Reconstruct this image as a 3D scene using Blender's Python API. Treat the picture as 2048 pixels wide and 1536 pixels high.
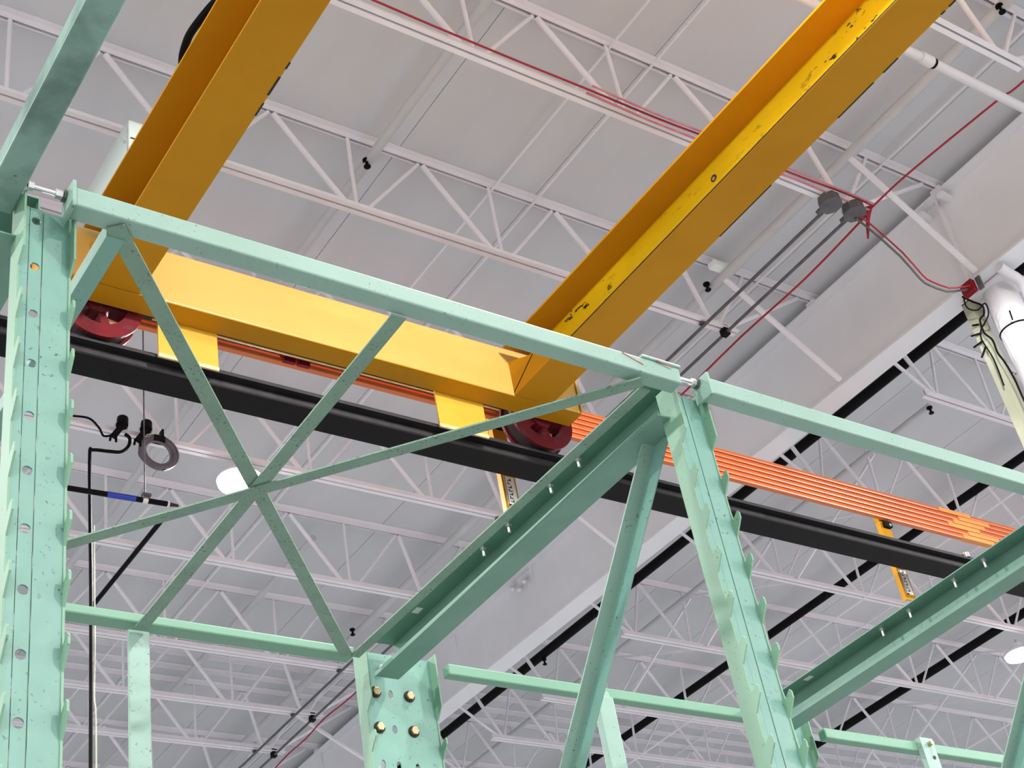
import bpy, bmesh, math, random
from mathutils import Vector, Matrix

# ------------------------------------------------------------------ clearing
for o in list(bpy.data.objects):
    bpy.data.objects.remove(o, do_unlink=True)
SC = bpy.context.scene
COL = SC.collection
random.seed(4)
EYE = 1.6          # eye height above the floor; all heights below are given from the eye
PI = math.pi

# ------------------------------------------------------------------ camera
elev, roll, yaw, foc = 0.63372427, -0.19766573, 0.70317399, 3048.788
cf = Vector((math.cos(elev)*math.sin(yaw), math.cos(elev)*math.cos(yaw), math.sin(elev)))
r0 = Vector((math.cos(yaw), -math.sin(yaw), 0)); u0 = r0.cross(cf)
cr = math.cos(roll)*r0 + math.sin(roll)*u0
cu = -math.sin(roll)*r0 + math.cos(roll)*u0
cam = bpy.data.cameras.new('camera'); camo = bpy.data.objects.new('camera', cam); COL.objects.link(camo)
cam.sensor_width = 36.0; cam.lens = foc/2048*36.0; cam.clip_end = 300
camo.matrix_world = Matrix(((cr.x, cu.x, -cf.x, 0), (cr.y, cu.y, -cf.y, 0), (cr.z, cu.z, -cf.z, EYE), (0, 0, 0, 1)))
SC.camera = camo

# ------------------------------------------------------------------ world, exposure, hall lamps
SC.view_settings.view_transform = 'Standard'; SC.view_settings.look = 'None'
SC.view_settings.gamma = 1.0; SC.view_settings.use_curve_mapping = False
SC.view_settings.exposure = 0.0
W = bpy.data.worlds.new('hall_air'); SC.world = W; W.use_nodes = True
W.node_tree.nodes['Background'].inputs[0].default_value = (0.93, 0.95, 1.0, 1)
W.node_tree.nodes['Background'].inputs[1].default_value = 0.42
LAMP_W = 1540.0
LAMP_X = [-5.2, 4.92, 15.06, 25.2]
LAMP_Y = [-14.7, -6.6, 1.4, 9.5, 17.6]
for lx in LAMP_X:
    for ly in LAMP_Y:
        l = bpy.data.lights.new('high_bay_light', 'SPOT'); l.shadow_soft_size = 0.17; l.energy = LAMP_W
        l.spot_size = math.radians(178); l.spot_blend = 0.06; l.color = (1.0, 0.99, 0.975)
        lo = bpy.data.objects.new('high_bay_light', l); COL.objects.link(lo); lo.location = (lx, ly, 7.12 + EYE)

# ------------------------------------------------------------------ materials
def nt(name):
    m = bpy.data.materials.new(name); m.use_nodes = True
    t = m.node_tree; b = t.nodes['Principled BSDF']
    return m, t, b
def coords(t, scale):
    tc = t.nodes.new('ShaderNodeTexCoord'); mp = t.nodes.new('ShaderNodeMapping')
    if not hasattr(scale, '__len__'): scale = (scale,)*3
    mp.inputs['Scale'].default_value = scale
    t.links.new(tc.outputs['Object'], mp.inputs[0]); return mp.outputs[0]
def noise(t, vec, scale, detail=4, rough=.6):
    n = t.nodes.new('ShaderNodeTexNoise'); n.inputs['Scale'].default_value = scale
    n.inputs['Detail'].default_value = detail; n.inputs['Roughness'].default_value = rough
    t.links.new(vec, n.inputs['Vector']); return n.outputs['Fac']
def ramp(t, fac, a, b):
    r = t.nodes.new('ShaderNodeMapRange'); r.inputs[1].default_value = a; r.inputs[2].default_value = b
    t.links.new(fac, r.inputs[0]); return r.outputs[0]
def mix(t, fac, ca, cb):
    m = t.nodes.new('ShaderNodeMix'); m.data_type = 'RGBA'
    for k, v in ((6, ca), (7, cb)):
        if isinstance(v, tuple): m.inputs[k].default_value = (*v, 1)
        else: t.links.new(v, m.inputs[k])
    t.links.new(fac, m.inputs[0]); return m.outputs[2]
def bump(t, b, fac, s, d=.002):
    n = t.nodes.new('ShaderNodeBump'); n.inputs['Strength'].default_value = s; n.inputs['Distance'].default_value = d
    t.links.new(fac, n.inputs['Height']); t.links.new(n.outputs[0], b.inputs['Normal'])
def lin(r, g, b):
    f = lambda c: ((c/255+.055)/1.055)**2.4 if c > 10 else c/255/12.92
    return (f(r), f(g), f(b))
def mat(name, c1, c2=None, rough=.5, metal=0., nscale=6, lo=.35, hi=.65, chip=None, chipscale=60, chipcut=.68, stretch=1, bmp=0., spec=.4):
    m, t, b = nt(name)
    v = coords(t, stretch)
    base = mix(t, ramp(t, noise(t, v, nscale), lo, hi), c1, c2 or tuple(.82*x for x in c1))
    if chip:
        big = ramp(t, noise(t, v, chipscale*.12, 2), .42, .62)
        f = ramp(t, noise(t, v, chipscale, 3, .7), chipcut, chipcut+.03)
        mm = t.nodes.new('ShaderNodeMath'); mm.operation = 'MULTIPLY'
        t.links.new(big, mm.inputs[0]); t.links.new(f, mm.inputs[1])
        base = mix(t, mm.outputs[0], base, chip)
    t.links.new(base, b.inputs['Base Color'])
    b.inputs['Roughness'].default_value = rough; b.inputs['Metallic'].default_value = metal; b.inputs['Specular IOR Level'].default_value = spec
    if bmp: bump(t, b, noise(t, v, nscale*14, 3), bmp)
    return m
M = {}
M['deck'] = mat('white_deck_paint', (.635, .65, .68), (.575, .585, .605), rough=.85, nscale=.55, stretch=(1.6, .35, 1), spec=.2)
M['white'] = mat('white_steel_paint', (.84, .82, .87), (.78, .76, .80), rough=.55, nscale=2)
M['girder'] = mat('girder_paint', (.83, .84, .875), (.77, .78, .81), rough=.6, nscale=.8, chip=(.50, .48, .44), chipscale=14, chipcut=.74)
M['green'] = mat('seafoam_paint', (.18, .35, .285), (.158, .32, .265), rough=.42, nscale=7, chip=(.06, .09, .07), chipscale=85, chipcut=.63, bmp=.06)
M['green_pale'] = mat('pale_seafoam_paint', (.255, .395, .335), (.235, .36, .295), rough=.42, nscale=5, chip=(.08, .11, .08), chipscale=120, chipcut=.62, bmp=.05)
M['green_flange'] = mat('yellowed_seafoam_paint', (.20, .365, .25), (.18, .33, .225), rough=.45, nscale=5, chip=(.11, .13, .08), chipscale=120, chipcut=.62, bmp=.05)
M['green_mint'] = mat('mint_paint', (.155, .315, .215), (.14, .295, .20), rough=.45, nscale=5, chip=(.09, .13, .08), chipscale=120, chipcut=.68)
M['green_rail_shade'] = mat('rail_green_with_shade', (.15, .29, .225), (.125, .25, .19), rough=.45, nscale=6, chip=(.05, .08, .05), chipscale=100, chipcut=.66)  # darker green with the shade inside the channel put into the colour
M['green_worn'] = mat('worn_seafoam_paint', (.185, .30, .225), (.155, .25, .19), rough=.5, nscale=9, chip=(.06, .07, .05), chipscale=140, chipcut=.58, bmp=.06)
M['green_dirty'] = mat('dirty_seafoam_paint', (.21, .34, .285), (.085, .15, .125), rough=.5, nscale=5.5, lo=.42, hi=.66, chip=(.04, .07, .06), chipscale=60, chipcut=.68)
M['yellow'] = mat('crane_yellow', (.48, .22, .007), (.44, .195, .005), rough=.45, nscale=1.5, spec=.12)
M['yellow_lit'] = mat('crane_yellow_end_truck_lit', (.58, .345, .085), (.55, .315, .07), rough=.38, nscale=1.2, chip=(.35, .18, .03), chipscale=30, chipcut=.76)  # crane yellow paled to carry the overexposed highlight and haze
M['yellow_mid'] = mat('crane_yellow_sweep', (.55, .31, .03), (.50, .27, .022), rough=.42, nscale=2)
M['yellow_chip_lit'] = mat('chipped_crane_yellow_lit', (.66, .43, .006), (.61, .39, .005), rough=.4, nscale=2, chip=(.035, .028, .018), chipscale=9, chipcut=.60, stretch=(1, 1, 2.2), spec=.2)  # real chips; brighter yellow puts the light on the web into the colour
M['scratch'] = mat('rusty_scratch', (.38, .09, .05), (.30, .07, .04), rough=.7)
M['grime_shade'] = mat('black_grime_and_shade', (.020, .016, .012), rough=.7)  # real grime, and the shade painted on the wheel housing
M['bare'] = mat('rubbed_bare_steel', (.62, .45, .24), (.52, .34, .17), rough=.45, nscale=18)
M['rail'] = mat('dark_rail_steel', (.0075, .0062, .0055), (.005, .0042, .0038), rough=.5, nscale=7, chip=(.04, .022, .012), chipscale=16, chipcut=.78, spec=.12)
M['rail_top'] = mat('rolled_rail_steel', (.030, .028, .030), (.018, .0165, .018), rough=.5, nscale=8, spec=.25)
M['orange'] = mat('orange_bar_cover', (.74, .20, .062), (.68, .17, .05), rough=.35, nscale=3)
M['orange_light'] = mat('light_orange_joint_cover', (.84, .31, .075), (.78, .27, .06), rough=.35, nscale=3)
M['red'] = mat('red_wheel_paint', (.13, .007, .012), (.085, .006, .009), rough=.65, nscale=6, chip=(.05, .035, .035), chipscale=16, chipcut=.58, spec=.15)
M['tread'] = mat('dark_wheel_steel', (.05, .03, .03), (.03, .02, .02), rough=.75, spec=.15)
M['redbox'] = mat('red_enamel', (.22, .006, .010), (.18, .004, .008), rough=.45, spec=.25)
M['redwire'] = mat('red_cable', (.38, .012, .035), (.30, .01, .03), rough=.5)
M['pinkwire'] = mat('faded_red_cable', (.62, .25, .30), (.5, .14, .18), rough=.5)
M['grey'] = mat('galvanized_grey', (.125, .128, .135), (.09, .09, .095), rough=.5, metal=.2, nscale=10)
M['greycable'] = mat('grey_cable', (.15, .14, .16), (.11, .10, .12), rough=.55)
M['cab'] = mat('grey_green_cabinet', (.46, .53, .49), (.43, .50, .46), rough=.5, nscale=2)
M['black'] = mat('black_paint', (.0045, .004, .004), (.003, .003, .003), rough=.6, spec=.1)
M['blue'] = mat('blue_tape', (.02, .05, .42), (.015, .04, .34), rough=.35)
M['zinc'] = mat('bright_zinc', (.75, .75, .75), (.65, .65, .64), rough=.3, metal=.85, nscale=20)
M['brass'] = mat('yellow_zinc', (.50, .42, .24), (.40, .32, .17), rough=.35, metal=.6, nscale=20)
M['pipe'] = mat('white_pipe_paint', (.70, .69, .73), (.66, .65, .68), rough=.45, nscale=3)
M['ceilpipe'] = mat('ceiling_white_pipe_paint', (.57, .575, .59), (.53, .535, .55), rough=.75, nscale=3, spec=.2)
M['olive'] = mat('olive_white_paint', (.40, .41, .31), (.36, .37, .27), rough=.6, nscale=3)  # white with an olive tint
M['paper'] = mat('white_sticker', (.84, .83, .78), (.8, .79, .74), rough=.4)
M['ink'] = mat('black_ink', (.02, .02, .02), rough=.6)
M['wall'] = mat('white_wall_paint', (.86, .86, .88), (.82, .82, .84), rough=.7, nscale=.5)
M['concrete'] = mat('sealed_concrete', (.34, .345, .355), (.29, .295, .305), rough=.6, nscale=.4)
m, t, b = nt('lamp_lens'); b.inputs['Base Color'].default_value = (1, 1, 1, 1)
b.inputs['Emission Color'].default_value = (1, .99, .95, 1); b.inputs['Emission Strength'].default_value = 30; M['lens'] = m
m, t, b = nt('glass_strobe'); b.inputs['Base Color'].default_value = (.85, .92, .88, 1); b.inputs['Roughness'].default_value = .15; M['strobe'] = m

# ------------------------------------------------------------------ mesh builder
def wloc(o):
    v = Vector((0, 0, 0))
    while o is not None:
        v = v + Vector(o.location); o = o.parent
    return v
class MB:
    def __init__(s): s.v = []; s.f = []; s.sm = []
    def add(s, vs, fs, smooth=False):
        n = len(s.v); s.v += [Vector(q) for q in vs]
        for f in fs: s.f.append([n+i for i in f]); s.sm.append(smooth)
        return s
    def box(s, x0, x1, y0, y1, z0, z1):
        return s.add([(x0,y0,z0),(x1,y0,z0),(x1,y1,z0),(x0,y1,z0),(x0,y0,z1),(x1,y0,z1),(x1,y1,z1),(x0,y1,z1)],
                     [(0,3,2,1),(4,5,6,7),(0,1,5,4),(1,2,6,5),(2,3,7,6),(3,0,4,7)])
    def bar(s, p, q, w, h, up=(0, 0, 1)):
        p = Vector(p); q = Vector(q); d = (q-p).normalized(); up = Vector(up)
        if abs(d.dot(up)) > .99: up = Vector((1, 0, 0))
        a = d.cross(up).normalized()*w/2; c = a.cross(d).normalized()*h/2
        vs = [p-a-c, p+a-c, p+a+c, p-a+c, q-a-c, q+a-c, q+a+c, q-a+c]
        return s.add(vs, [(0,1,2,3),(7,6,5,4),(0,4,5,1),(1,5,6,2),(2,6,7,3),(3,7,4,0)])
    def tube(s, pts, r, n=10, cap=True):
        pts = [Vector(p) for p in pts]; k = len(pts); rings = []
        d0 = (pts[1]-pts[0]).normalized(); ref = Vector((0, 0, 1)) if abs(d0.z) < .9 else Vector((1, 0, 0))
        a = d0.cross(ref).normalized()
        for i, p in enumerate(pts):
            d = ((pts[min(i+1, k-1)]-p).normalized() + (p-pts[max(i-1, 0)]).normalized()).normalized()
            a = (a - d*a.dot(d)).normalized(); c = d.cross(a)
            rr = r[i] if hasattr(r, '__len__') else r
            rings.append([p + (a*math.cos(2*PI*j/n)+c*math.sin(2*PI*j/n))*rr for j in range(n)])
        s.add([q for R in rings for q in R], [(i*n+j, i*n+(j+1) % n, (i+1)*n+(j+1) % n, (i+1)*n+j) for i in range(k-1) for j in range(n)], True)
        if cap:
            s.add(rings[0], [tuple(range(n))[::-1]]); s.add(rings[-1], [tuple(range(n))])
        return s
    def prism(s, poly, vec):
        n = len(poly); vec = Vector(vec); P0 = [Vector(p) for p in poly]; P1 = [p+vec for p in P0]
        s.add(P0+P1, [tuple(range(n))[::-1], tuple(range(n, 2*n))] + [(i, (i+1) % n, n+(i+1) % n, n+i) for i in range(n)])
        return s
    def ring(s, c, r0, r1, y0, y1, n=40, axis='Y'):
        # annulus with thickness along Y (or Z)
        vs = []
        for j in range(n):
            ca, sa = math.cos(2*PI*j/n), math.sin(2*PI*j/n)
            for r, y in ((r0, y0), (r1, y0), (r1, y1), (r0, y1)):
                vs.append((c[0]+r*ca, y, c[2]+r*sa) if axis == 'Y' else (c[0]+r*ca, c[1]+r*sa, y))
        fs = []
        for j in range(n):
            k = (j+1) % n
            for q in range(4):
                w = (q+1) % 4; fs.append((4*j+q, 4*k+q, 4*k+w, 4*j+w))
        return s.add(vs, fs)
    def build(s, name, material, parent=None, bevel=0., seg=2):
        off = wloc(parent) if parent else Vector((0, 0, 0))
        me = bpy.data.meshes.new(name)
        me.from_pydata([(q.x-off.x, q.y-off.y, q.z+EYE-off.z) for q in s.v], [], s.f)
        bm = bmesh.new(); bm.from_mesh(me); bmesh.ops.recalc_face_normals(bm, faces=bm.faces); bm.to_mesh(me); bm.free()
        me.polygons.foreach_set('use_smooth', s.sm); me.materials.append(material); me.update()
        o = bpy.data.objects.new(name, me); COL.objects.link(o)
        if parent: o.parent = parent
        if bevel:
            bv = o.modifiers.new('edge', 'BEVEL'); bv.width = bevel; bv.segments = seg; bv.limit_method = 'ANGLE'
        return o
def tag(o, label, cat, group=None, kind=None):
    o['label'] = label; o['category'] = cat
    if group: o['group'] = group
    if kind: o['kind'] = kind
    return o
def thing(name, loc, label, cat, group=None):
    o = bpy.data.objects.new(name, None); COL.objects.link(o); o.empty_display_size = .1
    o.location = (loc[0], loc[1], loc[2]+EYE); return tag(o, label, cat, group)
def solo(name, mb, material, label, cat, group=None, bevel=0.):
    return tag(mb.build(name, material, bevel=bevel), label, cat, group)
def copy_tree(o, parent=None, d=None):
    c = o.copy(); COL.objects.link(c)
    if parent: c.parent = parent
    if d: c.location = Vector(o.location)+Vector(d)
    for ch in list(o.children): copy_tree(ch, c)
    return c

# ================================================================== THE SETTING
ZD = 8.14                                   # underside of the roof deck
fl = MB().box(-14, 36, -18, 36, -EYE-.2, -EYE).build('floor', M['concrete']); fl['kind'] = 'structure'
ce = MB().box(-14, 36, -18, 36, ZD+.022, ZD+.2).build('ceiling', M['deck']); ce['kind'] = 'structure'
for nm, dims in (('wall_left', (-14.2, -14, -18, 36)), ('wall_right', (36, 36.2, -18, 36)), ('wall_back', (-14, 36, 36, 36.2)), ('wall_front', (-14, 36, -18.2, -18))):
    w_ = MB().box(*dims, -EYE, ZD+.02).build(nm, M['wall']); w_['kind'] = 'structure'
x = -5.0; first = None
while x < 32:
    if first is None:
        first = MB().box(x, x+1.2155, -4, 30, ZD, ZD+.022).build('deck_panel', M['deck'], ce); x_first = x
    else:
        c = first.copy(); COL.objects.link(c); c.parent = ce; c.location = Vector(first.location)+Vector((x-x_first, 0, 0))
    x += 1.221

# ================================================================== ROOF JOISTS
ZB, ZT = 7.40, 8.095
def chord_pair(x0, x1, z, up):
    """two angles back to back with a gap; up=True is the top chord (flanges under the deck)"""
    m = MB()
    for s in (-1, 1):
        yi = s*(.011 if up else .008)
        ya, yb = sorted((yi, yi+s*(.044 if up else .036))); yc, yd = sorted((yi, yi+s*.006))
        if up:
            m.box(x0, x1, ya, yb, ZD-.010, ZD-.001); m.box(x0, x1, yc, yd, ZD-.055, ZD-.010)
        else:
            m.box(x0, x1, ya, yb, z-.026, z-.018); m.box(x0, x1, yc, yd, z-.018, z+.038)
    return m
def make_joist(name, xa, xb, bx0, bx1, webs, label):
    t = thing(name, (xa, 0, ZB), label, 'roof joist')
    chord_pair(xa, xb, ZT, True).build('top_chord', M['white'], t)
    sx = xb if xa < 0 else xa
    MB().box(min(sx, sx+(-.09 if xa < 0 else .09)), max(sx, sx+(-.09 if xa < 0 else .09)), -.05, .05, 8.0465, ZD-.056).build('bearing_seat', M['white'], t)
    chord_pair(bx0, bx1, ZB, False).build('bottom_chord', M['white'], t)
    for (x0, z0, x1, z1, r) in webs:
        MB().tube([(x0, 0, z0), (x1, 0, z1)], r, 8).build('web_member', M['white'], t)
    return t
left_webs = []
for n in range(-5, 2):
    tx = 4.958+1.221*n; bx = tx+.6105
    left_webs += [(tx+.02, ZT-.02, bx-.09, ZB+.02, .022), (bx, ZT+.0, bx, ZB+.01, .015), (bx+.09, ZB+.02, tx+1.2, ZT-.02, .015)]
left_webs += [(7.42, ZT-.02, 7.60, ZB+.02, .022), (7.70, ZB+.02, 8.16, ZT-.01, .017), (7.80, ZB+.02, 8.80, ZT-.03, .019)]
right_webs = [(9.20, ZT-.02, 10.20, ZB+.03, .018), (9.86, ZT, 10.27, ZB+.02, .022), (10.50, ZT-.02, 10.30, ZB+.02, .013)]
for n in range(0, 14):
    tx = 10.50+1.223*n; bx = tx+.59
    right_webs += [(tx+.02, ZT-.02, bx-.09, ZB+.02, .020), (bx+.06, ZT, bx, ZB+.01, .015), (bx+.09, ZB+.02, tx+1.2, ZT-.02, .013)]
JL = [(1.76, 'white roof joist left of the girder, out over the crane at the frame top'),
      (3.29, 'white roof joist crossing the top right corner behind the white round pipe'),
      (4.86, 'white roof joist with two grey junction boxes and red cable on its bottom chord'),
      (6.39, 'white roof joist crossing behind both yellow crane girders left of the big girder'),
      (7.92, 'white roof joist hidden above the yellow end truck of the crane'),
      (9.42, 'white roof joist with black clamp lights and the coiled grey cable'),
      (10.95, 'white roof joist directly beyond the one carrying the coiled cable'),
      (12.50, 'white roof joist with its bottom chord close above the back green rack beam'),
      (13.56, 'white roof joist just below the back green rack beam, left of the girder'),
      (14.50, 'white roof joist beyond the two thin purlins, left of the girder'),
      (15.69, 'white roof joist second nearest the bottom edge, left of the girder'),
      (16.85, 'lowest white roof joist in the photo left of the girder'),
      (18.0, 'farthest white roof joist left of the girder')]
JR = [(6.39, 'white roof joist ending behind the white round column, right of the girder'),
      (7.92, 'white roof joist right of the girder, just beyond the right green rack beam'),
      (9.42, 'white roof joist right of the girder, passing below the dark crane runway'),
      (10.95, 'white roof joist right of the girder, level with the bare glowing lamp'),
      (12.50, 'white roof joist right of the girder, above the back right green beam'),
      (13.56, 'white roof joist right of the girder, behind the back right green beam'),
      (14.50, 'white roof joist right of the girder, between two rows of thin purlins'),
      (15.69, 'white roof joist right of the girder, next to last at the bottom edge'),
      (16.85, 'lowest white roof joist right of the girder'),
      (18.0, 'farthest white roof joist right of the girder')]
def spread(name, specs, args):
    proto = None
    for (y, lab) in specs:
        if proto is None:
            proto = make_joist(name, *args, lab); proto.location.y = y
        else:
            c = copy_tree(proto); c.location.y = y; c['label'] = lab
spread('roof_joist', JL, (-1.6, 9.05, -1.4, 7.87, left_webs))
spread('roof_joist', JR, (9.08, 27.5, 10.12, 27.5, right_webs))
# flange braces from joists down to the girder's bottom flange
for (y, lab) in ((4.86, 'white angle brace slanting to the girder by the round column'), (6.39, 'white angle brace slanting to the middle of the girder'),
                 (9.42, 'white angle brace to the girder above the dark runway'), (14.50, 'white angle brace to the girder near the bottom edge')):
    zf = 7.085+.025*(y-4.36)
    solo('flange_brace', MB().bar((7.85, y-.05, 7.95), (8.93, y-.05, zf+.03), .045, .03), M['white'], lab, 'brace', 'braces between joists and girder', .004)
# two closely spaced purlins between far joists
for (y, lab) in ((13.88, 'nearer thin white purlin under the far deck'), (14.19, 'farther thin white purlin under the far deck')):
    for (x0, x1, sd) in ((-1.6, 9.04, 'left of the girder'), (9.1, 27.5, 'right of the girder')):
        solo('purlin', MB().box(x0, x1, y-.03, y+.03, ZD-.012, ZD-.001).box(x0, x1, y-.004, y+.004, ZD-.06, ZD-.012), M['white'], lab+' '+sd, 'purlin', 'purlins between the far joists')

# ================================================================== ROOF GIRDER + COLUMN
GX = 9.065
def zf(y): return 7.085 + .0247*abs(y-4.36)
gt = thing('roof_girder', (GX, 5, 7.1), 'deep white tapered steel girder running under the roof from upper right', 'girder')
ys = [-3.5, 4.36, 26]
web = MB()
P = [(GX-.006, y, 8.034) for y in ys] + [(GX-.006, y, zf(y)+.01) for y in ys[::-1]]
web.prism(P, (.012, 0, 0)); web.build('web', M['girder'], gt)
fm = MB()
for y0, y1 in ((-3.5, 4.36), (4.36, 26)):
    fm.prism([(GX-.112, y0, zf(y0)), (GX-.112, y1, zf(y1)), (GX-.112, y1, zf(y1)+.018), (GX-.112, y0, zf(y0)+.018)], (.224, 0, 0))
fm.build('bottom_flange', M['girder'], gt)
MB().box(GX-.112, GX+.112, -3.5, 26, 8.030, 8.046).build('top_flange', M['girder'], gt)
MB().prism([(GX-.006, 4.92, 8.03), (GX-.006, 4.92, 7.12), (GX-.085, 4.92, 7.12), (GX-.04, 4.92, 8.03)], (0, .022, 0)).build('stiffener_plate', M['white'], gt)
for (y, z) in ((4.83, 7.98), (5.06, 7.95)):
    MB().tube([(GX-.01, y, z), (GX-.14, y-.02, z-.02)], .035, 12).tube([(GX-.14, y-.02, z-.02), (GX-.15, y-.02, z-.02)], .02, 8).build('pipe_stub', M['girder'], gt)
for k, y in enumerate((7.92, 9.42, 10.95, 12.5, 13.56, 14.5, 15.69, 16.85)):
    MB().prism([(GX-.006, y, 8.03), (GX-.006, y, 7.74), (GX-.05, y, 8.03)], (0, .012, 0)).build('stiffener_tab', M['white'], gt)
fit = MB()
for y, z in ((11.28, 8.0), (11.06, 7.97), (11.17, 7.93)):
    fit.tube([(GX-.01, y, z), (GX-.07, y, z-.05), (GX-.09, y-.03, z-.10)], .022, 8)
fit.build('pipe_fitting', M['white'], gt)
# round column with plate behind it
ct = thing('round_column', (9.23, 4.88, -EYE), 'white round steel column under the girder at the right edge', 'column')
MB().tube([(9.235, 4.865, -EYE), (9.235, 4.865, 7.06)], .132, 32).build('shaft', M['pipe'], ct)
MB().box(9.07, 9.20, 5.04, 5.12, -EYE, 7.07).build('back_plate', M['olive'], ct)
MB().box(9.07, 9.39, 4.70, 5.12, 7.06, 7.083).build('cap_plate', M['white'], ct)
b_ = MB(); b_.ring((9.235, 4.865, 6.66), .130, .139, 6.655, 6.667, 32, 'Z'); b_.build('cable_tie', M['black'], ct)
MB().tube([(9.08, 4.78, 6.66), (9.02, 4.74, 6.70)], .006, 6).build('cable_tie_tail', M['black'], ct)
dp = MB().tube([(8.97, 4.64, 7.045), (9.06, 4.64, 7.01), (9.13, 4.64, 7.00), (9.185, 4.64, 6.97), (9.21, 4.64, 6.90), (9.212, 4.64, 6.78), (9.212, 4.64, 5.0)], .042, 14)
dpt = solo('drain_pipe', dp, M['pipe'], 'white plastic pipe with an elbow beside the top of the round column', 'pipe')
# red box + cables on the column
rb = thing('fire_alarm_box', (8.9, 4.9, 7.03), 'small red metal box on the girder end beside the round column', 'box')
MB().box(8.875, 8.925, 4.85, 4.965, 6.96, 7.07).build('box_body', M['redbox'], rb, .006)
MB().box(8.925, 8.94, 4.80, 4.845, 6.96, 7.08).build('mounting_plate', M['grey'], rb)
def smooth(pts, n=5):
    P_ = [Vector(p) for p in pts]; out = []
    for i in range(len(P_)-1):
        a, b, c, d = P_[max(i-1, 0)], P_[i], P_[i+1], P_[min(i+2, len(P_)-1)]
        for k in range(n):
            u = k/n
            out.append(.5*((2*b)+(c-a)*u+(2*a-5*b+4*c-d)*u*u+(3*b-a-3*c+d)*u**3))
    out.append(P_[-1]); return out
def cable(name, pts, r, m, label, group=None, n=5, cat='cable'):
    return solo(name, MB().tube(smooth(pts, n), r, 8), m, label, cat, group)
cable('black_cable', [(8.98,5.032,7.06),(9.0,4.98,6.975),(9.02,4.93,6.9),(9.03,4.95,6.834),(9.03,5.001,6.814),(9.03,5.013,6.697),(9.03,4.974,6.592),(9.03,4.978,6.473),(9.03,4.955,6.358),(9.03,4.939,6.179),(9.03,4.939,5.991),(9.03,4.93,5.2)], .008, M['black'], 'black cable snaking down the left side of the round column')
cable('black_cable', [(8.92,4.99,7.0),(8.96,5.02,6.93),(9.0,4.97,6.88),(9.02,4.90,6.9),(9.03,4.92,6.8),(9.03,5.05,6.7),(9.03,5.03,6.45),(9.03,5.04,6.2)], .006, M['black'], 'thin black cable looped below the red box on the column')
for (a, b_, lab) in (((5.042,6.811),(5.088,6.827),'topmost'), ((5.057,6.732),(5.132,6.754),'second'), ((5.067,6.665),(5.152,6.654),'third'), ((5.063,6.607),(5.123,6.533),'lowest')):
    solo('cable_tie_end', MB().tube([(9.06, a[0], a[1]), (9.04, b_[0], b_[1])], .008, 6), M['black'], lab+' black tie end sticking out left of the round column', 'cable tie', 'tie ends beside the column')

# ================================================================== PIPES, RODS AND CONDUITS AT THE ROOF
for (x0, x1, r, y0, y1, lab) in ((10.34, 9.99, .052, 1.5, 24, 'black pipe running along the right edge of the white girder'),
                        (12.80, 12.42, .048, 3.0, 24, 'middle black pipe crossing the joists right of the girder'),
                        (15.62, 15.62, .055, 3.0, 24, 'black pipe farthest right, passing left of the right lamp')):
    solo('black_pipe', MB().tube([(x0, y0, 7.90), (x1, y1, 7.90)], r, 14), M['black'], lab, 'pipe', 'black pipes under the roof')
for (xx, r, lab) in ((4.52, .036, 'white painted pipe under the deck between the crane girders'), (6.52, .034, 'white painted pipe under the deck beyond the crane, left of the girder'),
                     (7.88, .045, 'fat white painted pipe under the deck just left of the girder')):
    solo('ceiling_pipe', MB().tube([(xx, 11.1 if xx == 6.52 else -1, 7.96), (xx, 24, 7.96)], r, 14), M['ceilpipe'], lab, 'pipe', 'white pipes under the deck')
solo('ceiling_pipe', MB().tube([(11.07, 6.98, 7.94), (11.07, 24, 7.94)], .028, 12), M['ceilpipe'], 'white painted pipe ending above the right green rack beam', 'pipe', 'white pipes under the deck')
for (xx, z, lab) in ((5.59, 8.07, 'thin white bridging rod left of the right crane girder'), (5.97, 8.07, 'thin white bridging rod nearest the right crane girder'),
                     (8.32, 8.07, 'thin white bridging rod close to the girder'), (12.32, 7.37, 'thin grey bridging rod right of the girder under the joists'),
                     (14.0, 8.07, 'thin white bridging rod right of the middle black pipe'), (17.0, 7.37, 'thin white bridging rod at the right lamp')):
    solo('bridging_rod', MB().bar((xx, 0, z), (xx, 22, z), .014, .016), M['white'], lab, 'rod', 'bridging rods between joists')
# diagonal cross bridging right of the girder
jys = [7.92, 9.42, 10.95, 12.5, 13.56]
for xx, where in ((11.3, 'near the girder'), (16.2, 'near the right lamp')):
    for i in range(len(jys)-1):
        o = solo('cross_brace', MB().bar((xx, jys[i]+.03, 8.06), (xx, jys[i+1]-.03, 7.42), .02, .03).bar((xx+.03, jys[i]+.03, 7.42), (xx+.03, jys[i+1]-.03, 8.06), .02, .03),
             M['white'], 'crossed thin white braces '+where+', '+('nearest pair', 'second pair', 'third pair', 'farthest pair')[i]+' of the row', 'brace', 'cross bridging '+where)
wp = thing('round_pipe', (7, 3.52, 7.3), 'thick white round pipe crossing the top right corner', 'pipe')
MB().tube([(0, 3.52, 7.31), (9.03, 3.52, 7.31)], .034, 16).build('pipe_run', M['pipe'], wp)
MB().tube([(7.16, 3.52, 7.31), (7.18, 3.52, 7.31)], .037, 16).build('joint_ring', M['black'], wp)
MB().tube([(7.04, 3.52, 7.31), (7.15, 3.52, 7.31)], .042, 16).build('coupling', M['pipe'], wp)
MB().tube([(6.99, 3.52, 7.33), (6.95, 3.54, 8.1)], .006, 6).build('hanger_rod', M['zinc'], wp)
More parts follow.
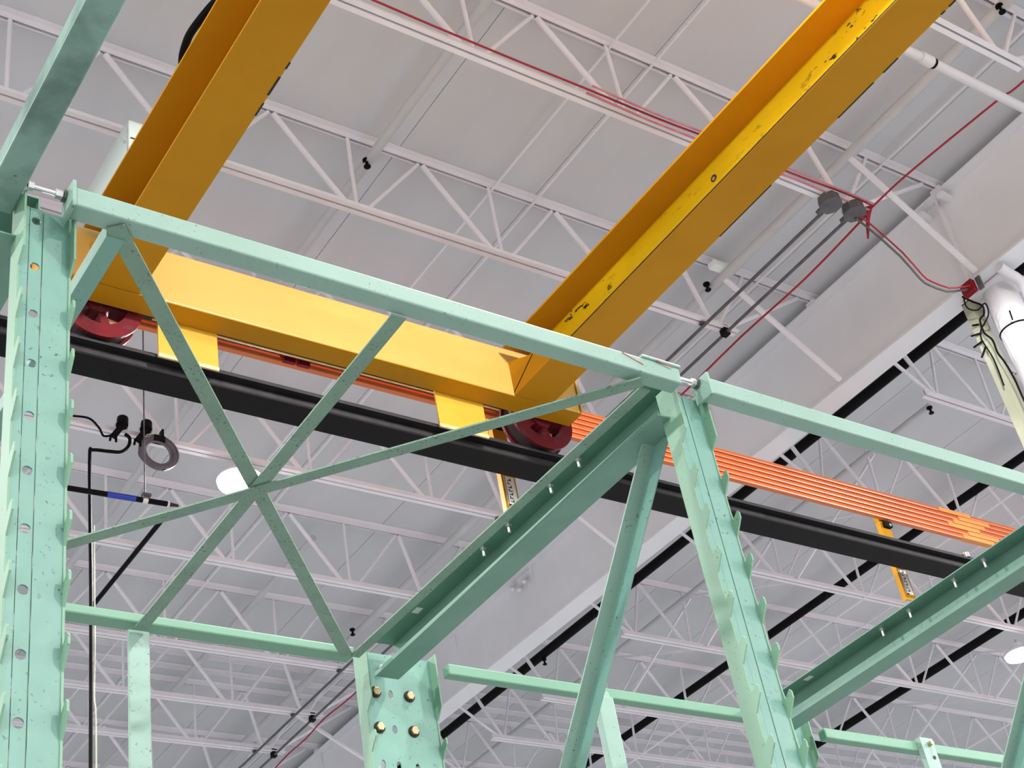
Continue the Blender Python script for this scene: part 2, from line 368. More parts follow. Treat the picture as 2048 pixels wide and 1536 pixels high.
# conduits with their boxes and clamps
for (xx, lab, ybox) in ((7.50, 'left grey conduit running from a junction box under the joists', 4.93), (7.735, 'right grey conduit running from a junction box under the joists', 4.93)):
    c = thing('electrical_conduit', (xx, 5, 7.34), lab, 'conduit', 'grey conduits under the joists')
    MB().tube([(xx, ybox, 7.335), (xx, 24, 7.335)], .0135, 10).build('pipe_run', M['grey'], c)
    for jy in (6.39, 7.92, 9.42, 10.95, 12.5, 13.56, 14.5, 15.69, 16.85):
        if xx > 7.6:
            MB().box(xx-.028, xx+.028, jy-.03, jy+.03, 7.315, 7.405).build('clamp', M['black'], c)
        else:
            MB().box(xx-.022, xx+.022, jy-.02, jy+.02, 7.352, 7.40).build('clamp', M['grey'], c)
for (bx, by, lab) in ((7.47, 4.86, 'left grey octagonal junction box under the joist end'), (7.71, 4.85, 'right grey octagonal junction box beside the red cable bundle')):
    j = thing('junction_box', (bx, by, 7.33), lab, 'junction box', 'grey junction boxes')
    oc = [(bx+.085*math.cos(PI/8+k*PI/4), by+.085*math.sin(PI/8+k*PI/4), 7.30) for k in range(8)]
    MB().prism(oc, (0, 0, .075)).build('box_body', M['grey'], j, .005)
    MB().prism([(bx+(px-bx)*1.06, by+(py-by)*1.06, 7.294) for px, py, pz in oc], (0, 0, .006)).build('cover_plate', M['grey'], j)
    MB().tube([(bx, by+.08, 7.335), (bx, by+.13, 7.335)], .022, 10).build('connector', M['grey'], j)
# red cables
def run(xs, y, z, sag=.02):
    return [(xx, y+random.uniform(-.006, .006), z-sag*math.sin(i*1.7)**2) for i, xx in enumerate(xs)]
cable('red_cable', run([1.0+.6*i for i in range(12)]+[7.86], 4.775, 7.385), .0075, M['redwire'], 'dark red cable along the joist with the junction boxes')
cable('red_cable', run([5.2+.5*i for i in range(5)]+[7.84], 4.81, 7.375), .008, M['pinkwire'], 'faded pink cable running beside the junction boxes')
cable('red_cable', run([5.2+.5*i for i in range(5)]+[7.84], 4.745, 7.378), .007, M['pinkwire'], 'second faded pink cable on the same joist, nearer side')
cable('red_cable', [(7.85,4.80,7.36),(7.87,4.4,7.38),(7.93,3.6,7.37),(7.96,3.3,7.36),(7.98,1.8,7.37)], .008, M['redwire'], 'red cable leading from the bundle to the upper right corner')
pts = [(7.85, 4.85, 7.34)]
for i, jy in enumerate((5.6, 6.39, 7.2, 7.92, 8.7, 9.42, 10.2, 10.95, 11.7, 12.5, 13.0, 13.56, 14.0, 14.5, 15.1, 15.69, 16.85, 18)):
    pts.append((7.90+.02*math.sin(i), jy, 7.36 if i % 2 else 7.335))
cable('red_cable', pts, .0085, M['redwire'], 'red cable sagging beside the grey conduits toward the bottom edge', n=3)
tk = MB()
for k in range(5):
    tk.tube(smooth([(7.83+.012*k, 4.83-.01*k, 7.40), (7.86+.006*k, 4.86, 7.33), (7.845+.008*k, 4.89+.01*k, 7.22-.01*k)], 4), .008, 6)
solo('cable_bundle', tk, M['redwire'], 'tangled knot of dark red cable hanging beside the junction boxes', 'cable')
wj = [(7.74,4.88,7.29),(7.85,4.88,7.24),(8.114,4.88,7.048),(8.25,4.88,6.87),(8.33,4.88,6.835),(8.527,4.88,6.837),(8.72,4.89,6.92),(8.86,4.90,6.99)]
cable('grey_conduit', wj, .009, M['grey'], 'bent grey conduit from the junction box to the red box', n=2)
cable('red_cable', [(a, b_-.03, c+.012) for a, b_, c in wj], .007, M['redwire'], 'red cable following the bent conduit to the red box', n=2)
# ceiling strobe, sprinklers
solo('ceiling_light_strip', MB().box(7.72, 7.96, 6.26, 6.34, 7.98, 8.03), M['strobe'], 'pale glassy strip light beside the right crane girder', 'light')
def sprinkler(x, y, z, lab, up=.18):
    s = thing('sprinkler_head', (x, y, z), lab, 'sprinkler', 'sprinkler heads under the roof')
    MB().tube([(x, y, z), (x, y, z+.05)], .012, 8).build('stem', M['black'], s)
    MB().tube([(x, y, z+.05), (x, y, z+.065)], .03, 10).build('collar', M['black'], s)
    MB().tube([(x, y, z-.008), (x, y, z)], .026, 12).build('deflector', M['black'], s)
for a in ((4.5, 6.41, 7.89, 'small black sprinkler under the white pipe between the crane girders'),
          (7.80, 6.48, 7.90, 'small black sprinkler right of the right crane girder'),
          (7.75, 12.56, 7.86, 'small black sprinkler above the back rack corner column'),
          (6.50, 15.4, 7.86, 'small black sprinkler near the bottom edge left of the girder'),
          (11.07, 7.00, 7.86, 'small black sprinkler right of the girder under the ceiling'),
          (7.84, 3.22, 7.88, 'small black sprinkler in the top right corner'),
          (10.17, 12.4, 7.775, 'small dark red sprinkler fitting under the black pipe by the girder'),
          (10.127, 15.2, 7.775, 'small dark fitting hanging under the black pipe near the bottom edge')):
    sprinkler(*a)

# ================================================================== LAMPS
def lamp(x, y, z, lab):
    t = thing('high_bay_lamp', (x, y, z), lab, 'lamp', 'high bay lamps')
    MB().tube([(x, y, z-.005), (x, y, z+.03)], [.180, .180], 36).build('lens', M['lens'], t)
    MB().tube([(x, y, z+.03), (x, y, z+.06), (x, y, z+.09)], [.190, .186, .10], 36).build('housing', M['white'], t)
    MB().tube([(x, y, z+.09), (x, y, z+.16)], .06, 16).build('driver', M['white'], t)
    MB().tube([(x, y, z+.16), (x, y, z+.20), (x+.02, y, z+.22)], .012, 8).build('hook', M['zinc'], t)
lamp(4.90, 9.44, 7.17, 'glaring round lamp behind the crossing green rack braces')
lamp(15.06, 9.62, 7.17, 'glaring round lamp at the right edge of the photo')

# ================================================================== CLAMP LIGHTS, COIL, POLE, HANGING CABLES
def clamp_light(x, y, z, lab):
    t = thing('clamp_light', (x, y, z), lab, 'light', 'black clamp lights on the joist')
    MB().tube([(x+.04, y-.04, z+.10), (x+.03, y-.05, z+.02)], [.045, .05], 12).build('lamp_head', M['black'], t)
    MB().bar((x+.03, y-.05, z+.02), (x-.04, y-.05, z-.10), .05, .05).build('clamp_body', M['black'], t)
    MB().tube([(x-.06, y-.05, z-.09), (x-.07, y-.05, z-.15)], .010, 6).tube([(x-.02, y-.05, z-.10), (x-.02, y-.05, z-.15)], .010, 6).build('clamp_jaw', M['black'], t)
    MB().ring((x+.02, 0, z), .052, .056, y-.06, y-.05, 16).build('wire_band', M['zinc'], t)
clamp_light(3.80, 9.36, 7.37, 'left black clamp light on the joist, beside the hanging cable')
clamp_light(4.00, 9.36, 7.38, 'right black clamp light on the joist, next to the cable coil')
co = thing('cable_coil', (4.14, 9.33, 7.22), 'coiled grey cable hanging from the joist left of the lamp', 'cable')
for k in range(12):
    rr = .112+.0095*(k % 6); dx = random.uniform(-.008, .008)
    pts = [(4.14+dx+rr*math.cos(2*PI*j/28), 9.33-.010*(k//3)+.002*k, 7.215+dx+rr*math.sin(2*PI*j/28)) for j in range(29)]
    MB().tube(pts, .009, 6).build('loop', M['greycable'], co)
MB().tube(smooth([(4.03, 9.33, 7.22+.06), (3.985, 9.33, 7.22), (3.98, 9.33, 7.15), (4.05, 9.33, 7.08), (4.14, 9.33, 7.07)], 6), .007, 6).build('loose_loop', M['greycable'], co)
MB().tube([(4.17, 9.33, 7.085), (4.185, 9.33, 7.055)], .016, 8).build('tie', M['black'], co)
MB().box(4.10, 4.19, 9.30, 9.36, 7.32, 7.37).box(4.165, 4.18, 9.30, 9.36, 7.37, 7.44).build('hook', M['black'], co)
cable('black_cable', [(3.45,9.36,7.42),(3.58,9.36,7.43),(3.66,9.36,7.36),(3.70,9.36,7.29),(3.77,9.33,7.30)], .009, M['black'], 'short black cable drooping left of the clamp lights')
cable('black_cable', [(3.86,9.33,7.33),(3.90,9.33,7.30),(3.89,9.33,7.22),(3.83,9.33,7.15),(3.74,9.33,7.13),(3.60,9.33,7.11),(3.575,9.33,7.06),(3.58,9.33,6.5),(3.59,9.33,5.9),(3.595,9.33,5.0),(3.60,9.33,2.0),(3.60,9.33,-1.5)], .014, M['black'], 'long black cable dropping from the clamp light to the bottom edge')
cable('white_cable', [(3.60,9.305,6.4),(3.607,9.305,5.9),(3.613,9.305,5.4),(3.610,9.305,5.0),(3.625,9.305,4.6),(3.63,9.305,2.0),(3.63,9.305,-1.5)], .006, M['olive'], 'thin white cable taped to the long black hanging cable')
pl = thing('hanging_pole', (3.7, 8.95, 6.47), 'black hanging pole with a blue taped section left of the lamp', 'pole')
MB().tube([(3.1, 8.95, 6.43), (4.04, 8.95, 6.468)], .021, 14).build('pole_tube', M['black'], pl)
MB().tube([(3.56, 8.95, 6.4485), (3.78, 8.95, 6.4575)], .0235, 14).build('blue_band', M['blue'], pl)
MB().tube([(3.835, 8.95, 6.4597), (3.875, 8.95, 6.4613)], .024, 14).build('clip', M['zinc'], pl)
MB().tube([(4.03, 8.95, 6.4676), (4.045, 8.95, 6.468)], .024, 14).build('end_ring', M['pipe'], pl)
MB().tube([(4.045, 8.95, 6.468), (4.12, 8.95, 6.471)], [.018, .010], 10).build('tip', M['tread'], pl)
MB().tube([(3.855, 8.95, 6.48), (3.866, 8.95, 8.14)], .006, 8).build('hanger_rod', M['grey'], pl)
MB().box(3.83, 3.90, 8.93, 8.97, 6.50, 6.52).build('hanger_clip', M['grey'], pl)
solo('black_rod', MB().tube([(4.645, 10.45, 7.36), (4.628, 12.0, 7.36)], .022, 10), M['black'], 'black rod running under the joists above the back green beam', 'rod')

# ================================================================== CRANE RUNWAY
rt = thing('crane_runway_beam', (5, 6.62, 5.7), 'dark steel runway beam crossing the photo under the yellow crane', 'beam')
MB().box(-3, 16, 6.526, 6.717, 5.626, 5.640).build('bottom_flange', M['rail'], rt)
MB().box(-3, 16, 6.612, 6.632, 5.640, 5.757).build('web', M['rail_top'], rt)
MB().box(-3, 16, 6.552, 6.692, 5.757, 5.772).build('top_flange', M['rail_top'], rt)
MB().box(-3, 16, 6.600, 6.640, 5.772, 5.825).build('rail_bar', M['rail_top'], rt)
MB().tube([(10.06, 6.56, 5.772), (10.06, 6.56, 5.815)], .03, 10).build('rail_clip', M['zinc'], rt)
SF = 1.028
def rescale(o):
    o.location = (o.location[0]*SF, o.location[1]*SF, EYE+(o.location[2]-EYE)*SF); o.scale = (SF, SF, SF)
rescale(rt)
# conductor bars in a vertical stack behind the runway
zb0, zb1 = 6.262, 6.556
nb = 6; pitch = (zb1-zb0)/nb
names = ['topmost', 'second from top', 'third from top', 'fourth from top', 'fifth from top', 'lowest']
for k in range(nb):
    z = zb1-pitch*(k+.5); h = pitch*.385
    b = thing('conductor_bar', (8, 6.9, z), names[k]+' orange conductor bar of the stack behind the runway', 'conductor bar', 'orange conductor bars')
    prof = [(-.020, -h*.9), (.020, -h*.9), (.024, -h*.35), (.013, 0), (.024, h*.35), (.018, h), (-.018, h), (-.024, h*.35), (-.013, 0), (-.024, -h*.35)]
    MB().prism([(-2.5, 6.9+a, z+c) for a, c in prof], (18.5, 0, 0)).build('bar_cover', M['orange'], b)
    xs = 10.40+.11*((k*2) % 3)+.02*k
    MB().box(xs, xs+.42, 6.868, 6.932, z-h*1.12, z+h*1.12).build('joint_cover', M['orange_light'], b, .006)
    rescale(b)
def bracket(x, lab):
    t = thing('bar_bracket', (x, 6.95, 5.4), lab, 'bracket', 'yellow brackets of the conductor bars')
    MB().box(x-.06, x+.06, 6.935, 6.943, 5.505, 6.56).box(x-.06, x-.054, 6.943, 6.98, 5.505, 6.56).box(x+.054, x+.06, 6.943, 6.98, 5.505, 6.56).build('upright_plate', M['yellow'], t)
    MB().box(x-.045, x+.045, 6.640, 6.935, 5.80, 5.82).build('arm', M['yellow'], t)
    for k in range(nb):
        z = zb1-pitch*(k+.5)
        MB().box(x-.03, x+.03, 6.9245, 6.936, z-.018, z+.018).build('insulator', M['black'], t)
    MB().box(x-.03, x+.05, 6.90, 6.935, 6.205, 6.255).build('lower_insulator', M['black'], t)
    MB().tube([(x+.02, 6.895, 6.222), (x+.02, 6.925, 6.222)], .014, 8).build('bolt', M['zinc'], t)
    st = MB().box(x-.040, x+.046, 6.932, 6.935, 5.56, 5.87).build('sticker', M['paper'], t)
    ink = MB()
    ink.box(x-.036, x-.032, 6.9300, 6.9322, 5.56, 5.80)
    for i in range(7):
        zz = 5.585+.030*i
        ink.box(x-.016, x+.016-.006*(i % 3), 6.9300, 6.9322, zz, zz+.006)
        ink.box(x-.016 if i % 2 else x+.006, x-.010 if i % 2 else x+.013, 6.9300, 6.9322, zz, zz+.020)
    ink.box(x-.036, x-.008, 6.9300, 6.9322, 5.555, 5.567)
    ink.build('printed_marks', M['ink'], st)
    rescale(t)
bracket(9.655, 'yellow bracket with a sticker behind the runway at right')
bracket(5.675, 'yellow bracket with a sticker below the runway behind the rack channel')

# ================================================================== OVERHEAD CRANE
ZG = 6.2
cr_ = thing('overhead_crane', (4.2, 3, ZG), 'yellow overhead crane with two bridge girders on an end truck', 'crane')
def bridge_girder(xc, part_mat, edge, wt):
    g = MB().box(xc-.155, xc+.155, -9, 6.535, ZG, ZG+.014).build('girder', part_mat, cr_)
    MB().box(xc-.012, xc+.004, -9, 6.535, ZG+.014, 6.556).build('girder_web', M['yellow_chip_lit'] if edge else M['yellow'], g)
    MB().box(xc-wt, xc+wt, -9, 6.48, 6.556, 6.572).build('top_flange', M['yellow'], g)
    if edge:
        MB().box(xc-.1565, xc-.150, -9, 6.0, ZG+.004, ZG+.0135).build('worn_edge', M['grime_shade'], g)
        for (y, z) in ((4.42, 6.435), (-2.0, 6.43)):
            hole = MB().tube([(xc-.0135, y, z), (xc-.0115, y, z)], .026, 16); hole.build('bolt_hole', M['grime_shade'], g)
            MB().tube([(xc-.016, y, z-.004), (xc-.0130, y, z-.004)], .014, 12).build('bolt', M['zinc'], g)
    return g
gl = bridge_girder(2.65, M['yellow'], False, .215)
gr = bridge_girder(5.704, M['yellow'], True, .228)
# coped ends: sloping gusset plates to the truck
for xc, par in ((2.65, gl), (5.704, gr)):
    MB().prism([(xc-.155, 5.95, ZG+.014), (xc-.155, 6.54, ZG+.014), (xc-.155, 6.54, ZG+.30)], (.012, 0, 0)).build('gusset', M['yellow'], par)
    MB().prism([(xc-.155, 6.2, 6.40), (xc-.155, 6.54, ZG+.02), (xc-.143, 6.54, ZG+.02), (xc-.012, 6.2, 6.40)], (0, 0, .012)).build('end_gusset', M['yellow'], par)
# grime spots on the left girder underside edges
tr = MB().box(2.225, 6.125, 6.541, 6.702, ZG+.001, 6.62).build('end_truck', M['yellow_lit'], cr_, .012, 3)
MB().box(6.128, 6.14, 6.53, 6.71, 6.22, 6.63).build('end_plate', M['yellow_lit'], tr)
MB().box(2.21, 2.222, 6.53, 6.71, 6.22, 6.63).build('end_plate', M['yellow_lit'], tr)
MB().tube([(2.30, 6.537, ZG+.012), (2.83, 6.537, ZG+.012)], .010, 8).build('weld_bead', M['yellow'], tr)
MB().box(2.2, 6.13, 6.5415, 6.700, ZG-.004, ZG+.001).build('shaded_underside', M['yellow'], tr)  # darker yellow sheet paints the shade under the end truck
MB().box(2.30, 6.05, 6.703, 6.90, 6.345, 6.60).build('wheel_housing', M['grime_shade'], tr)  # black colour stands in for the shade between truck and wheels
def bumper(x):
    b = MB().box(x, x+.392, 6.703, 6.716, 5.93, ZG+.02).build('rail_sweep', M['yellow_mid'], cr_)
    MB().box(x-.004, x+.396, 6.695, 6.718, 5.898, 5.93).build('worn_lip', M['bare'], b, .008)
bumper(2.993); bumper(4.992)
def wheel(x):
    zc = 6.245; y0, y1 = 6.735, 6.875
    w = MB()
    w.ring((x, 0, zc), .172, .270, y0, y0+.022, 48)
    w.ring((x, 0, zc), .020, .085, y0-.004, y1, 24)
    wo = w.build('wheel', M['red'], cr_)
    MB().ring((x, 0, zc), .19, .248, y0+.022, y1-.022, 48).build('tread', M['tread'], wo)
    MB().ring((x, 0, zc), .172, .270, y1-.022, y1, 48).build('far_rim', M['red'], wo)
    for k in range(5):
        a = 2*PI*k/5-PI/2-.12+.35
        MB().prism([(x+.07*math.cos(a-.28), y0+.012, zc+.07*math.sin(a-.28)), (x+.18*math.cos(a-.17), y0+.012, zc+.18*math.sin(a-.17)),
                    (x+.18*math.cos(a+.17), y0+.012, zc+.18*math.sin(a+.17)), (x+.07*math.cos(a+.28), y0+.012, zc+.07*math.sin(a+.28))], (0, .09, 0)).build('spoke', M['red'], wo)
wheel(2.640); wheel(5.918)
for x in (4.06, 4.17):
    c = MB().box(x-.055, x+.05, 6.90, 7.03, 6.44, 6.475).box(x-.04, x+.045, 7.00, 7.03, 6.40, 6.44).build('collector_shoe', M['redbox'], cr_)
    MB().tube([(x-.05, 7.0, 6.45), (x-.16, 6.95, 6.49)], .007, 6).build('collector_lead', M['pipe'], c)
MB().tube([(3.0, 6.80, 6.27), (5.6, 6.80, 6.27)], .006, 6).build('sense_wire', M['bare'], cr_)
cb = MB().box(2.447, 2.70, 5.82, 6.47, 6.567, 6.862).build('control_cabinet', M['cab'], cr_, .006)
MB().box(2.441, 2.447, 5.813, 5.829, 6.567, 6.864).build('door_edge', M['zinc'], cb)
MB().tube([(2.430, 5.86, 6.70), (2.447, 5.86, 6.70)], .009, 8).build('latch', M['zinc'], cb)
MB().box(2.46, 2.70, 5.814, 5.819, 6.70, 6.707).build('panel_seam', M['grime_shade'], cb)
MB().tube(smooth([(2.62, 4.50, 6.9), (2.585, 4.75, 6.9), (2.550, 4.90, 6.9), (2.527, 5.09, 6.9), (2.535, 5.2, 6.9), (2.572, 5.33, 6.9), (2.66, 5.46, 6.9), (2.8, 5.5, 6.9)], 5), .024, 10).build('cable_loop', M['black'], cr_)
# rubbed dark patches along the flange edges
for (x, y, l, w) in ((2.803, 4.55, .05, .004), (2.801, 4.66, .14, .007), (2.803, 4.86, .10, .004), (5.857, 3.05, .12, .005), (5.857, 3.25, .30, .004), (5.857, 4.15, .5, .003), (5.856, 2.6, .05, .007), (5.856, 2.68, .03, .006)):
    MB().box(x-w, x+.006, y, y+l, ZG-.0012, ZG+.010).build('worn_patch', M['grime_shade'], cr_)

# ================================================================== PALLET RACK
PX = 1.487                                  # bay pitch
PITCH = .107
ZR = 2.0
def flange_poly(yb, yf, ybase, ztop, zsolid, zcham, znotch0, zbot):
    """side plate of an upright in the Y-Z plane: straight back, hook teeth on the front (-Y) edge"""
    out = ybase-yf
    p = [(yb, ztop), (yf, ztop), (yf, zsolid), (ybase, zcham)]
    z = znotch0
    while z-.06 > zbot:
        p += [(ybase, z+.016), (ybase-.002, z-.004), (ybase-.5*out, z+.004), (yf+.004, z+.010), (yf, z+.004), (yf, z-.010), (ybase, z-.044)]
        z -= PITCH
    p += [(ybase, zbot), (yb, zbot)]
    return p
def make_upright(x0, lab, holes=True):
    t = thing('rack_upright', (x0, 1.95, -EYE), lab, 'rack upright', 'front uprights of the rack')
    x1 = x0+.094
    pl_ = flange_poly(1.990, 1.926, 1.950, ZR, 1.868, 1.842, 1.767, -EYE)
    for xx in (x0, x1-.004):
        MB().prism([(xx, y, z) for y, z in pl_], (.004, 0, 0)).build('hook_flange', M['green_flange'], t)
    zt = ZR-.012
    MB().box(x0+.004, x0+.0182, 1.952, 1.956, -EYE, zt).box(x0+.015, x0+.0212, 1.961, 1.963, -EYE, zt).build('left_strip', M['green'], t)
    MB().box(x0+.0438, x0+.090, 1.952, 1.956, -EYE, zt-.004).box(x0+.041, x0+.047, 1.961, 1.963, -EYE, zt).build('right_strip', M['green'], t)
    # middle strip with a row of round holes
    hx0, hx1 = x0+.0197, x0+.0423; yh0, yh1 = 1.953, 1.957; hc = (hx0+hx1)/2; hr = .0088
    m = MB(); n = 16
    if not holes: m.box(hx0, hx1, yh0, yh1, -EYE, zt)
    zc = 1.958 if holes else -9; edges = [zt]
    while zc > -EYE+.06:
        za, zb = zc+PITCH/2 if zc < 1.95 else zt, zc-PITCH/2
        sq = []
        for j in range(n):
            a = 2*PI*j/n+PI/n; c, s_ = math.cos(a), math.sin(a); k = max(abs(c), abs(s_))
            sx = hc+(hx1-hx0)/2*c/k; sz = zc+(za-zc if s_ > 0 else zc-zb)*s_/k
            sq.append((sx, sz))
        # force exact corners
        vs = []
        for yy in (yh0, yh1):
            vs += [(a, yy, b) for a, b in sq] + [(hc+hr*math.cos(2*PI*j/n+PI/n), yy, zc+hr*math.sin(2*PI*j/n+PI/n)) for j in range(n)]
        fs = []
        for j in range(n):
            k = (j+1) % n
            fs += [(j, k, n+k, n+j), (2*n+j, 3*n+j, 3*n+k, 2*n+k), (n+j, n+k, 3*n+k, 3*n+j)]
        m.add(vs, fs)
        # fill the four clipped corners
        for sx_ in (hx0, hx1):
            for sz_ in (za, zb):
                near = sorted(range(n), key=lambda j: (sq[j][0]-sx_)**2+((sq[j][1]-sz_)*.4)**2)[:2]
                m.add([(sq[near[0]][0], yh0, sq[near[0]][1]), (sx_, yh0, sz_), (sq[near[1]][0], yh0, sq[near[1]][1])], [(0, 1, 2)])
        zc -= PITCH
    m.build('hole_strip' if holes else 'middle_strip', M['green'], t)
    tb = MB().tube([(x0+.002, 1.920, ZR+.006), (x0+.078, 1.920, ZR+.006)], .0045, 10).build('tie_bolt', M['zinc'], t)
    hexa = lambda xa, xb: MB().prism([(xa, 1.920+.0095*math.cos(k*PI/3), ZR+.006+.0095*math.sin(k*PI/3)) for k in range(6)], (xb-xa, 0, 0))
    hexa(x0+.002, x0+.012).build('nut', M['zinc'], tb)
    hexa(x0+.052, x0+.064).build('nut', M['zinc'], tb)
    MB().tube([(x0+.066, 1.920, ZR+.006), (x0+.068, 1.920, ZR+.006)], .013, 14).build('washer', M['grey'], tb)
    return t
U1 = make_upright(.617, 'green rack upright with round holes and hooks at the left edge')
U2 = make_upright(.617+PX, 'slanting green hooked rack upright right of centre', False)
U3 = copy_tree(U2, None, (PX, 0, 0)); U3['label'] = 'green hooked rack upright just beyond the right edge of the photo'

def make_back_column(x0, lab):
    t = thing('rack_column', (x0, 3.3, -EYE), lab, 'rack column', 'back columns of the rack')
    x1 = x0+.232
    poly = flange_poly(3.355, 3.281, 3.311, 2.03, 1.868, 1.835, 1.762, -EYE)
    for xx in (x0, x1-.004):
        MB().prism([(xx, y, z) for y, z in poly], (.004, 0, 0)).build('hook_flange', M['green_flange'], t)
    # web plate with slotted holes: built from strips around three columns of holes
    rows = [1.900-PITCH*k for k in range(0, 30)]
    cols = [x0+.035, x0+.085, x0+.145]
    w = MB(); xs = [x0+.004] + [v for c in cols for v in (c-.008, c+.008)] + [x1-.004]
    ztop = 2.024
    for i in range(0, len(xs)-1, 2): w.box(xs[i], xs[i+1], 3.314, 3.319, -EYE, ztop)
    for i in range(1, len(xs)-1, 2):
        za = ztop
        for z in rows:
            w.box(xs[i], xs[i+1], 3.314, 3.319, z+.013, za); za = z-.013
            n = 8; c = (xs[i]+xs[i+1])/2
            for sx in (-1, 1):
                for sz in (-1, 1):
                    w.prism([(c+sx*.008, 3.314, z+sz*.013), (c+sx*.008, 3.314, z+sz*.004), (c+sx*.006, 3.314, z+sz*.009), (c+sx*.002, 3.314, z+sz*.013)], (0, .005, 0))
        w.box(xs[i], xs[i+1], 3.314, 3.319, -EYE, za)
    w.build('web_plate', M['green'], t)
    nb_ = MB().prism([(x0+.062+.011*math.cos(k*PI/3), 3.304, 1.975+.011*math.sin(k*PI/3)) for k in range(6)], (0, .010, 0)).build('hex_bolt', M['zinc'], t, .001)
    for z in rows[:2]:
        for c in (cols[0], cols[2]):
            b = MB().prism([(c+.0125*math.cos(k*PI/3), 3.302, z+.0125*math.sin(k*PI/3)) for k in range(6)], (0, .008, 0)).build('hex_bolt', M['brass'], t, .001)
            MB().tube([(c, 3.310, z), (c, 3.314, z)], .017, 18).build('washer', M['tread'], b)
    return t
C1 = make_back_column(2.062, 'green bolted rack column at the bottom centre under the channel')
C2 = copy_tree(C1, None, (PX, 0, 0)); C2['label'] = 'green rack column under the right channel, behind the slanting upright'
# rails: channels running from front uprights to back columns
def make_channel(x0, lab, mt):
    t = thing('rack_channel', (x0, 2.6, 1.92), lab, 'rack rail', 'channel rails of the rack')
    m = MB().box(x0, x0+.075, 1.965, 3.262, 1.920, 1.9235).box(x0+.0715, x0+.075, 1.965, 3.262, 1.9235, 2.0265).box(x0+.004, x0+.075, 1.965, 3.262, 2.0265, 2.030)
    m.box(x0, x0+.003, 1.965, 3.262, 1.9235, 1.932)
    m.build('channel', mt, t)
    for y in (2.29, 2.41, 2.60, 2.72):
        b = MB().tube([(x0+.030, y, 1.998), (x0+.030, y, 2.0265)], .0045, 8).build('bolt', M['zinc'], t)
        MB().prism([(x0+.030+.009*math.cos(k*PI/3), y+.009*math.sin(k*PI/3), 2.0185) for k in range(6)], (0, 0, .008)).build('nut', M['zinc'], b)
    for y in (3.05,):
        MB().box(x0+.025, x0+.045, y, y+.03, 2.0255, 2.0264).build('slot', M['paper'], t)
    return t
H1 = make_channel(2.070, 'shaded green channel rail between the slanting upright and the bolted column', M['green_rail_shade'])
H2 = copy_tree(H1, None, (PX, 0, 0)); H2['label'] = 'green channel rail at the right edge with four silver bolts'
H0 = copy_tree(H1, None, (-PX, 0, 0)); H0['label'] = 'green channel rail in shadow behind the left upright'
# front beams
def beam(x0, x1, y0, y1, z0, z1, m, lab, end=False):
    t = thing('rack_beam', (x0, y0, z0), lab, 'rack beam')
    MB().box(x0, x1, y0, y1, z0, z1).build('tube', m, t, .005, 3)
    return t
B1 = beam(.694, 2.095, 1.889, 1.932, 1.962, 2.006, M['green_pale'], 'long pale green rack beam crossing in front of the crane')
MB().box(1.985, 2.098, 1.884, 1.932, 2.004, 2.012).build('end_plate', M['green_pale'], B1, .003)
for (xa, za, xb, zb_) in ((1.930, 2.001, 1.957, 1.992), (1.957, 1.992, 1.985, 1.983), (2.025, 2.004, 2.07, 1.997)):
    MB().bar((xa, 1.8885 if xa < 1.98 else 1.8838, za), (xb, 1.8885 if xa < 1.98 else 1.8838, zb_), .0012, .0028).build('paint_scratch', M['scratch'], B1)
MB().box(.688, .6945, 1.884, 1.938, 1.955, 2.016).build('end_cap', M['green_pale'], B1)
B2 = beam(2.180, 3.58, 1.889, 1.932, 1.962, 2.006, M['green_pale'], 'pale green rack beam right of the slanting upright')
MB().box(2.174, 2.1805, 1.884, 1.938, 1.955, 2.016).build('end_cap', M['green_pale'], B2)
# tube toward the viewer, upper left
solo('rack_tube', MB().box(.557, .614, -1.5, 1.988, 1.990, 2.034), M['green_dirty'], 'dirty green square tube in the upper left corner', 'rack beam', None, .004)
# back beams
beam(.80, 2.00, 3.240, 3.290, 1.963, 1.990, M['green_mint'], 'light green back rack beam under the crossing braces')
beam(2.296, 3.549, 3.228, 3.262, 1.941, 1.976, M['green_mint'], 'light green back rack beam right of the bolted column')
beam(3.783, 5.3, 3.228, 3.262, 1.914, 1.952, M['green_mint'], 'light green back rack beam in the lower right corner')
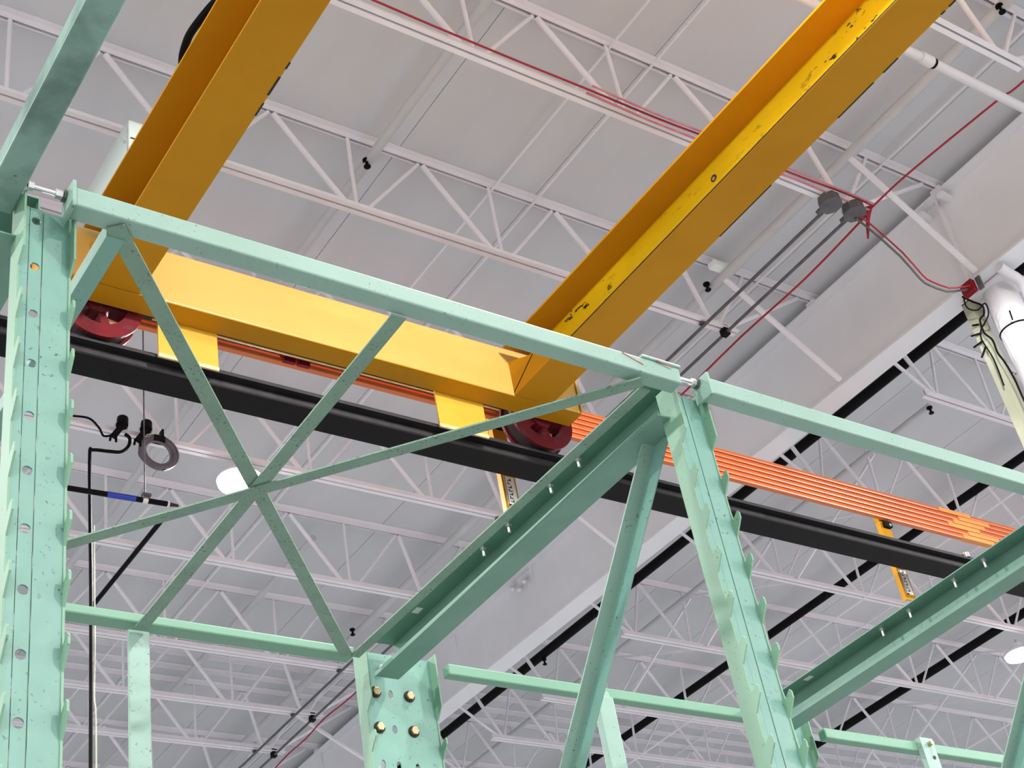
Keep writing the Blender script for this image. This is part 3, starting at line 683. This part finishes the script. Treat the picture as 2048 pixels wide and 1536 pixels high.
# posts of the back frame
solo('rack_post', MB().box(1.353, 1.412, 3.262, 3.270, -EYE, 1.955), M['green_pale'], 'light green square post hanging below the back beam at left', 'rack post', 'posts of the back frame', .004)
solo('rack_post', MB().box(2.800, 2.862, 3.200, 3.227, -EYE, 1.93).box(2.800, 2.862, 3.215, 3.227, 1.93, 1.955), M['green_pale'], 'light green post behind the leaning angle brace', 'rack post', 'posts of the back frame', .004)
hp = thing('rack_post', (4.26, 3.2, -EYE), 'light green bolted post on the back beam at the lower right', 'rack post', 'posts of the back frame')
MB().box(4.232, 4.298, 3.206, 3.212, -EYE, 1.958).box(4.232, 4.238, 3.212, 3.228, -EYE, 1.958).build('post_plate', M['green_pale'], hp)
MB().tube([(4.272, 3.190, 1.935), (4.272, 3.207, 1.935)], .009, 8).build('bolt', M['brass'], hp)
MB().tube([(4.276, 3.204, 1.885), (4.276, 3.207, 1.885)], .007, 8).build('bolt_hole', M['grime_shade'], hp)
# horizontal bracing under the top frame
def strap(p, q, w, m, lab, z=1.955, th=.004, lip=None):
    t = thing('rack_brace', (p[0], p[1], z), lab, 'brace', 'flat braces under the rack top')
    if lip:
        xa, xb = p[0]-w/2, p[0]+w/2
        MB().box(xa, xb, p[1], q[1], z, z+th).build('flat_bar', m, t)
        MB().box(xa, xa+.003, p[1], q[1], z+th, z+lip).build('upright_leg', M['green_pale'], t)  # paler green than the bar: lit side painted into the leg
    else:
        MB().bar((p[0], p[1], z+th/2), (q[0], q[1], z+th/2), w, th).build('flat_bar', m, t)
    return t
strap((.776, 1.910), (1.972, 3.238), .034, M['green_worn'], 'flat green brace running from upper left to the bolted column', 1.9555)
strap((1.375, 1.925), (1.382, 3.245), .034, M['green_worn'], 'flat green brace running down left from the middle of the front beam', 1.9505, .004)
strap((1.985, 1.905), (.79, 3.235), .034, M['green_worn'], 'flat green brace running from the slanting upright down to the left', 1.9455)
strap((2.018, 1.935), (1.995, 3.238), .030, M['green_worn'], 'flat green brace running beside the dark channel rail', 1.9555, .004)
strap((.787, 1.935), (.787, 3.235), .034, M['green'], 'green angle brace beside the left upright in front of the wheel', 1.953, .004, .035)
# leaning angle braces in the side frames
def lean(x, lab):
    t = thing('angle_brace', (x, 2.5, 1.0), lab, 'brace', 'leaning angle braces of the side frames')
    a = Vector((x, 2.035, 1.926)); b = Vector((x, 3.24, .595))
    d = (b-a).normalized(); nrm = Vector((1, 0, 0)).cross(d).normalized()
    MB().bar(a, b, .004, .044, nrm).build('side_leg', M['green'], t)
    off = nrm*(.022)
    MB().bar(a+off+Vector((-.018, 0, 0)), b+off+Vector((-.018, 0, 0)), .036, .004, nrm).build('front_leg', M['green_pale'], t)  # paler green copy imitates the leg that catches the light
lean(2.140, 'pale green angle brace leaning down from the slanting upright')
lean(2.140+PX, 'green angle brace at the lower right corner')
